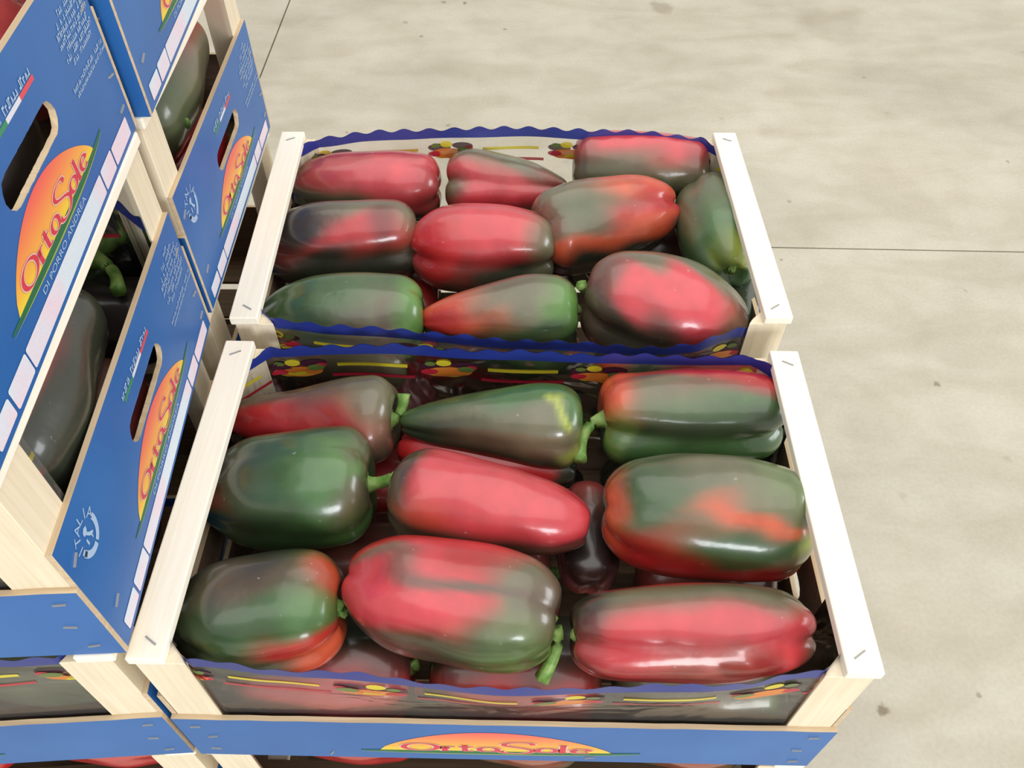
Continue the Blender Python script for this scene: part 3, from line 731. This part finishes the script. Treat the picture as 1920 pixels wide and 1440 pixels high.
# far crate, middle row
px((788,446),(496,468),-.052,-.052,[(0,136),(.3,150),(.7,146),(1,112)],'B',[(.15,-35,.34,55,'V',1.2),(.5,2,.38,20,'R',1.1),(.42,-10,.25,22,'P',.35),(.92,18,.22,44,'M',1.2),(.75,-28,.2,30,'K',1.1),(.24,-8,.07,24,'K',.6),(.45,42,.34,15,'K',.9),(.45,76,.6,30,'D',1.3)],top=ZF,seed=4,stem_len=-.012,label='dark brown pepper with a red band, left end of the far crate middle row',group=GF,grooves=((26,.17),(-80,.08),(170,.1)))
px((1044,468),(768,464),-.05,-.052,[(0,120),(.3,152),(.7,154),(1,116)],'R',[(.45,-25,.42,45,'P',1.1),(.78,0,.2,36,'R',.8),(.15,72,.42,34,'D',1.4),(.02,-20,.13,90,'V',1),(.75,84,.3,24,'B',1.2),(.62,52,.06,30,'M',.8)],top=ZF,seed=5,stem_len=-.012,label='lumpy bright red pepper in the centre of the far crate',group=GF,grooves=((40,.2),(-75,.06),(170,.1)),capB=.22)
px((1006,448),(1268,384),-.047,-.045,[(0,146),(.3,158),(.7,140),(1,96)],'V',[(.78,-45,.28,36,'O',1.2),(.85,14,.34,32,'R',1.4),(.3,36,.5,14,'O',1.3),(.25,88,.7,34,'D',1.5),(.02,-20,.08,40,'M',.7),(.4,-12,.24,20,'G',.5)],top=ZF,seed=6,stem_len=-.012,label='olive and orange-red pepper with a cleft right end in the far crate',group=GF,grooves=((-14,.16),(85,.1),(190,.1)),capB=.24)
px((1374,520),(1318,350),-.050,-.050,[(0,104),(.3,140),(.6,136),(1,104)],'G',[(.42,0,.3,40,'E',1),(.03,10,.12,40,'Y',.6),(.8,-60,.4,60,'V',.8),(.75,60,.4,60,'V',.6)],top=ZF,seed=7,stem_len=-.012,label='green pepper standing lengthwise against the right rail of the far crate',group=GF,capS=.25,capB=.3,grooves=((-45,.1),(50,.12),(180,.1)))
# far crate, front row
px((800,590),(482,604),-.052,-.052,[(0,132),(.3,156),(.7,148),(1,84)],'G',[(.28,20,.2,60,'V',1.1),(.24,28,.05,44,'B',.9),(.40,25,.05,40,'B',.7),(.04,0,.1,90,'L',1),(.75,66,.34,16,'M',1),(.6,-40,.3,40,'E',.7),(.75,-10,.2,50,'D',.4)],top=ZF,seed=8,stem_len=-.012,label='long green pepper in the front left corner of the far crate',group=GF,grooves=((-40,.08),(80,.12),(-110,.1)))
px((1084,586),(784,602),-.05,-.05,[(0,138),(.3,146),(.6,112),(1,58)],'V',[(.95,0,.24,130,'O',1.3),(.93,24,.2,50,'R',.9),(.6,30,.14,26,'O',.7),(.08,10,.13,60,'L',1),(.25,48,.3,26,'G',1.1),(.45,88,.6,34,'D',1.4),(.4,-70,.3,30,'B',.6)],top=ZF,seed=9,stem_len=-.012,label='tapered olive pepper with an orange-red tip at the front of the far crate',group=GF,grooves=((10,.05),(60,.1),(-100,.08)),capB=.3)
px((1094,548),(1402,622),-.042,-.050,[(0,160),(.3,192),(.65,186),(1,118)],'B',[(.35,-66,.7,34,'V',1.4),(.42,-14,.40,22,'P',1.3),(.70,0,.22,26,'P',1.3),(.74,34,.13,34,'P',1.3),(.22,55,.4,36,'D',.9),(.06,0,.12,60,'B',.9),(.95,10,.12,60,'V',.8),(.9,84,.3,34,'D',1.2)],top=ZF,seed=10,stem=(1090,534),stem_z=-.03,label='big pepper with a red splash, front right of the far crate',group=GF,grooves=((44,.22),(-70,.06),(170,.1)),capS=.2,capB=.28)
px((1384,494),(1396,622),-.088,-.096,[(0,74),(.5,86),(1,66)],'G',[(0,-30,.24,50,'Y',.9),(.6,0,.4,90,'D',.8)],top=ZF,seed=11,stem_len=-.01,label='dark green pepper low against the far crate right rail',group=GF)
# nearest crate, back row
px((748,788),(424,782),-.050,-.058,[(0,172),(.3,160),(.6,102),(1,76)],'V',[(.80,30,.50,52,'R',1.6),(.45,10,.2,24,'R',.8),(.9,-72,.5,34,'B',1.1),(.35,66,.4,20,'R',1.1),(.06,80,.3,40,'B',1.2),(.62,8,.1,14,'P',.7)],seed=21,stem=(757,738),stem_z=-.035,label='pepper with narrow red left half and olive right half, nearest crate back left',group=GN,grooves=((10,.04),(90,.1),(-95,.08)),capB=.25)
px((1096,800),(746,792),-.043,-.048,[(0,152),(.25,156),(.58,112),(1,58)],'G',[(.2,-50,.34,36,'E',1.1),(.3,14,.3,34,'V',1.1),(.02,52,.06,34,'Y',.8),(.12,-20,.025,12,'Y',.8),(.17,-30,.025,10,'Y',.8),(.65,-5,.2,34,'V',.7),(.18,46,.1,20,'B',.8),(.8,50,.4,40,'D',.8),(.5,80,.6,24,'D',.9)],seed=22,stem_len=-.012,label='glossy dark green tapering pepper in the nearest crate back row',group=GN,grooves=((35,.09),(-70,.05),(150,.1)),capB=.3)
px((744,838),(1084,890),-.076,-.078,[(0,66),(.3,96),(.7,104),(1,66)],'R',[(.98,0,.08,140,'D',1.2)],seed=23,stem_len=-.01,label='red pepper wedged under the dark green one in the nearest crate',group=GN)
px((1122,786),(1468,776),-.046,-.046,[(0,160),(.3,172),(.7,172),(1,148)],'G',[(.55,-66,.5,26,'R',1.2),(.3,-30,.34,28,'V',1.2),(.0,-60,.12,60,'O',1.4),(.75,-36,.3,12,'M',.5),(.55,8,.36,18,'D',.7),(.6,-12,.4,12,'E',.5),(.6,62,.4,30,'E',.5),(.05,20,.06,30,'L',.8)],seed=24,stem=(1088,864),stem_z=-.05,label='green pepper with a red top edge and bent stem, back right of nearest crate',group=GN,grooves=((30,.22),(-80,.06),(150,.1)),capS=.13,capB=.14)
# nearest crate, middle row
px((704,908),(374,934),-.048,-.055,[(0,198),(.3,226),(.7,204),(1,120)],'G',[(.14,-35,.13,28,'L',1.1),(.35,-22,.22,32,'E',1),(.07,22,.10,26,'B',.8),(.92,2,.12,12,'O',1.1),(.85,-20,.2,40,'B',.6),(.6,-4,.2,60,'D',.5),(.12,62,.2,30,'L',.5),(.03,-62,.08,30,'V',.8)],seed=25,stem=(746,893),stem_z=-.033,label='large dark green pepper with upturned stem, left of nearest crate',group=GN,grooves=((46,.1),(-52,.1),(95,.13),(180,.1)),capS=.16,capB=.3)
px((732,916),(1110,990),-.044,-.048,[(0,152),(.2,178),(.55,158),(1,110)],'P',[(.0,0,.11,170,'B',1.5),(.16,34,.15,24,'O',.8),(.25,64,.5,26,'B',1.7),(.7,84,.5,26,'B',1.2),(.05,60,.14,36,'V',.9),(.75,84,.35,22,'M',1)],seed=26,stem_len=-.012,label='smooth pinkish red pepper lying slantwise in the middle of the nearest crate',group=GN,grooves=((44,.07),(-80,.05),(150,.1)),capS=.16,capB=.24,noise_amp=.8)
px((1518,984),(1126,952),-.046,-.046,[(0,194),(.3,226),(.7,222),(1,164)],'V',[(.75,60,.5,38,'R',2),(.2,72,.4,30,'R',2),(.28,-4,.36,6,'O',1),(.55,-14,.12,10,'O',.5),(.8,-22,.2,40,'G',1),(.25,24,.34,18,'G',1.2),(.03,26,.07,24,'Y',1.1),(.99,10,.07,110,'O',.8),(.12,44,.14,12,'V',.8),(.10,-60,.2,34,'L',.4)],seed=27,stem_len=-.012,label='blocky olive pepper with a red underside, right of nearest crate',group=GN,grooves=((-12,.08),(52,.08),(-90,.06),(170,.1)),capS=.15,capB=.18)
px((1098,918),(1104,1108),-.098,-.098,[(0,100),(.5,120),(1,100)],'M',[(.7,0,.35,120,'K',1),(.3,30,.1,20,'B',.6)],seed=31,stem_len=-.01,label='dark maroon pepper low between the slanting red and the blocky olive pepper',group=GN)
# nearest crate, front row
px((648,1138),(316,1162),-.050,-.056,[(0,180),(.25,214),(.65,212),(1,120)],'D',[(.12,-34,.15,50,'L',.8),(.35,0,.24,40,'E',.7),(.0,-66,.16,26,'O',1.4),(.16,30,.24,14,'R',1.2),(.08,72,.18,34,'O',1.1),(.7,0,.25,60,'G',.7),(.45,-52,.34,24,'B',.8)],seed=28,stem_len=.004,label='round dark green pepper with red shoulder, front left corner of nearest crate',group=GN,grooves=((46,.19),(-55,.06),(170,.1)),capS=.18,capB=.3)
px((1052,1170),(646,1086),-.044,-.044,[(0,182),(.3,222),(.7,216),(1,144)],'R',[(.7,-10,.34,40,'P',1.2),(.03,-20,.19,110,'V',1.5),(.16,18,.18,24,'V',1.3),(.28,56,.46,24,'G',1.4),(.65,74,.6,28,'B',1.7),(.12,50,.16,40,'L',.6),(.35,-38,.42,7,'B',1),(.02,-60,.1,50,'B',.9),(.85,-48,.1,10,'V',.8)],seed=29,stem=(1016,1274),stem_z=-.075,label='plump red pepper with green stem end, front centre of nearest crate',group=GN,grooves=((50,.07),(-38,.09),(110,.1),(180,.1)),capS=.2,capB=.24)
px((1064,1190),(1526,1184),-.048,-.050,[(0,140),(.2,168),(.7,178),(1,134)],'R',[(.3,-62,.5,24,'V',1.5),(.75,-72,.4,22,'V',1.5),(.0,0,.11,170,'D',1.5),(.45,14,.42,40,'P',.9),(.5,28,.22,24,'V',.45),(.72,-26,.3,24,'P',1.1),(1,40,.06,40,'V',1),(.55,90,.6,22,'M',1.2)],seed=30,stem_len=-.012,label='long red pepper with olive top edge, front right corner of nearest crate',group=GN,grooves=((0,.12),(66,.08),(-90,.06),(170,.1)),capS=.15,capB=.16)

# lower layers (seen through the film and in the gaps), skins darkened to paint gap shade
def low(x0,x1,y,z,r,base,blobs,label,group,seed,loc,rz,axis='x',stem_left=False,**k):
    c,s_=math.cos(rz),math.sin(rz)
    def W(p): return Vector((loc[0]+c*p[0]-s_*p[1],loc[1]+s_*p[0]+c*p[1],loc[2]+p[2]))
    a,b_=((x0,y,z),(x1,y,z)) if axis=='x' else ((y,x0,z),(y,x1,z))
    if stem_left: a,b_=a,b_
    return pepper(W(a),W(b_),[(0,r*.92),(.4,r),(1,r*.72)],base,blobs,absolute_r=True,seed=seed,label=label,group=group,nt=48,nb=18,stem_len=k.pop('stem_len',.012),**k)
NL,NR=tuple(near.location),0
lowN=[((-.072,-.222,.047,.062,.044),'D',[(.45,72,.6,62,'P',2)],'red pepper behind the front film of the nearest crate, at left'),  # dark base paints a shaded upper side, red faces the film
 ((.078,-.062,.046,.060,.043),'D',[(.45,72,.55,62,'R',2),(.4,70,.3,20,'P',.7)],'red pepper behind the front film of the nearest crate, in the middle'),  # shaded upper side painted dark here as well
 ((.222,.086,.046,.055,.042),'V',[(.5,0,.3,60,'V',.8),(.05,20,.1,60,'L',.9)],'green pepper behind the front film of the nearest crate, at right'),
 ((-.075,-.222,.143,.048,.040),'D',[(.4,0,.3,60,'M',.6)],'pepper darkened for shade, deep in the nearest crate under the large green one'),
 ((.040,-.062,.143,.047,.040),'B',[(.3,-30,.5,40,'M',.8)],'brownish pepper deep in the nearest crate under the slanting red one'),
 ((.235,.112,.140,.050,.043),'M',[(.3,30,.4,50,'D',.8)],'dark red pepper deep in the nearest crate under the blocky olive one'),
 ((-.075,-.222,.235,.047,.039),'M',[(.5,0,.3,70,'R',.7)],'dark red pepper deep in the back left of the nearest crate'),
 ((.075,-.062,.238,.030,.028),'K',[],'pepper coloured near black for shade, deep in the back middle of the nearest crate'),
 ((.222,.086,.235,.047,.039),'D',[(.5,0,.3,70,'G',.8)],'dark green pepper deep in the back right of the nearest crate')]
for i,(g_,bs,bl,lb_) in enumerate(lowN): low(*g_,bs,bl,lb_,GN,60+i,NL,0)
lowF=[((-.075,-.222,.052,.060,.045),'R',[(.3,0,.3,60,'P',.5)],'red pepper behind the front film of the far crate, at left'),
 ((.075,-.062,.052,.060,.045),'M',[(.45,72,.5,60,'R',2)],'red pepper behind the front film of the far crate, in the middle'),  # darker base stands for shade on the upper side
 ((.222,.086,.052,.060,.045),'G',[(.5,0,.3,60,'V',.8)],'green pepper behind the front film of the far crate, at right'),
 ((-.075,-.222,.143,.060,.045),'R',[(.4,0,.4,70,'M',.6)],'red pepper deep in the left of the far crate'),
 ((.075,-.062,.143,.060,.045),'D',[(.3,-30,.4,40,'M',.7)],'pepper darkened for shade, deep in the centre of the far crate'),
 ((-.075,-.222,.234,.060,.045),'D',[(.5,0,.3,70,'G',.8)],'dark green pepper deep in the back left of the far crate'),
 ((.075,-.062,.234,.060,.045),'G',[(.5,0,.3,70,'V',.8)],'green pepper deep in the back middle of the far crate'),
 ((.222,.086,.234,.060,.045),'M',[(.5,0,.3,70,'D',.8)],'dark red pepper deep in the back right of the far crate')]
for i,(g_,bs,bl,lb_) in enumerate(lowF): low(*g_,bs,bl,lb_,GF,80+i,far_loc,FAR_ROT)
# left stacks
def inL(cr): return tuple(cr.location),cr.rotation_euler.z
def free(S,B,r,base,blobs,label,seed,stem=None,**k):
    return pepper(S,B,[(0,r*.92),(.4,r),(1,r*.72)],base,blobs,absolute_r=True,seed=seed,label=label,group=GL,nt=48,nb=18,stem=stem,**k)
L_,r_=inL(la)
low(.035,.205,.192,.126,.050,'D',[(.4,-10,.5,40,'V',.6)]+[(.15,44,.34,13,'R',1.2),(.45,0,.14,20,'M',.6),(.1,90,.4,20,'D',.9)],'large olive pepper with painted grey sheen showing above the lower left end panel',GL,101,L_,r_,axis='y',stem_len=-.01)  # olive blob on top paints a grey sheen over the dark base
st=at_x(222,545,-.295)
free(at_x(184,488,-.325),at_x(184,488,-.325)+Vector((-.12,.045,-.012)),.032,'G',[(.1,0,.2,90,'D',.8)],'dark green pepper with curved pale stem above the lower left end panel',102,stem=st)
low(.03,.19,.080,.12,.045,'D',[(.5,0,.4,60,'M',.7)],'dark pepper behind the large olive one in the lower left crate',GL,103,L_,r_,axis='y',stem_len=-.01)
low(.085,.205,.205,.040,.036,'M',[(.5,0,.5,60,'D',.7)],'dark red pepper behind the grip hole of the lower left end panel',GL,104,L_,r_,axis='y',stem_len=-.01)
low(.03,.19,.10,.042,.04,'D',[],'dark filler pepper added at the bottom of the lower left crate',GL,118,L_,r_,axis='y',stem_len=-.01)  # dark filler added to hide the bright crate interior
low(.235,.11,.252,.045,.036,'K',[],'near-black filler pepper added at the back of the lower left crate, under the curved stem',GL,121,L_,r_,stem_len=-.01)  # near-black filler put where the gap should look shaded
L_,r_=inL(lf)
low(.075,.275,.178,.124,.055,'V',[(.85,34,.4,26,'R',1.5),(.4,10,.2,40,'B',1.1),(.15,0,.2,90,'G',.8)],'olive pepper with a red flank above the rear left end panel',GL,105,L_,r_,axis='y',stem_len=-.01)
free(at_x(322,212,-.305),at_x(322,212,-.305)+Vector((-.12,.0,-.02)),.034,'G',[(.4,0,.4,60,'D',.8)],'green pepper with pale stem low in the gap above the rear left panel',106,stem=at_x(344,232,-.288))
low(.10,.22,.200,.044,.038,'R',[],'red pepper behind the grip hole of the rear left end panel',GL,107,L_,r_,axis='y',stem_len=-.01)
low(.05,.2,.07,.10,.05,'D',[],'dark filler pepper added deep inside the rear left crate',GL,119,L_,r_,axis='y',stem_len=-.01)  # dark filler added to block the view of the lit interior
L_,r_=inL(la1)
free(at_x(-34,200,-.33),at_x(-6,6,-.33),.040,'R',[(.5,0,.5,60,'P',.9)],'red pepper cut off at the upper left edge above the largest end panel',108,stem_len=-.01)
low(.09,.235,.190,.055,.047,'K',[],'near-black pepper added to darken the grip hole of the largest end panel',GL,109,L_,r_,axis='y',stem_len=-.01)  # near-black body added so the grip hole looks dark inside
low(.03,.2,.09,.06,.05,'K',[],'near-black filler pepper added deep inside the topmost front left crate',GL,120,L_,r_,axis='y',stem_len=-.01)  # near-black filler added to keep this crate's interior dark
L_,r_=inL(lb)
for i,(g_,bs,bl,t_) in enumerate([((.225,.085,.048,.112,.045),'G',[(.5,0,.4,60,'V',.6)],'green pepper behind the crumpled film at lower left'),((.06,-.08,.055,.125,.045),'R',[],'red pepper behind the crumpled film at the far lower left'),
     ((.225,.085,.055,.045,.038),'R',[],'red pepper low behind the front left slat'),((.225,.085,.15,.125,.045),'D',[],'dark pepper second row of the crate level with the nearest one at left')]):
    low(*g_,bs,bl,t_,GL,110+i,L_,r_)
# first sight of the crates underneath
for i,(x0,x1,bs,t_) in enumerate([(.222,.09,'G','green pepper under the right end of the front blue slat'),(.075,-.06,'V','olive pepper under the middle of the front blue slat'),(-.075,-.215,'R','red pepper under the left end of the front blue slat')]):
    low(x0,x1,.055,.13,.044,bs,[(.4,0,.3,60,'R',.6)],t_,GN,130+i,(0,-.002,ZT-2*H),-.004)
for i,(x0,x1,bs,t_) in enumerate([(.222,.09,'R','red pepper in the bottom left corner beside the lowest post'),(.07,-.065,'R','red pepper at the bottom left edge under the blue slat')]):
    low(x0,x1,.055,.13,.044,bs,[(.4,0,.3,60,'P',.6)],t_,GL,140+i,left_loc((-.2535,-.004),aB,ZL-2*H),aB)
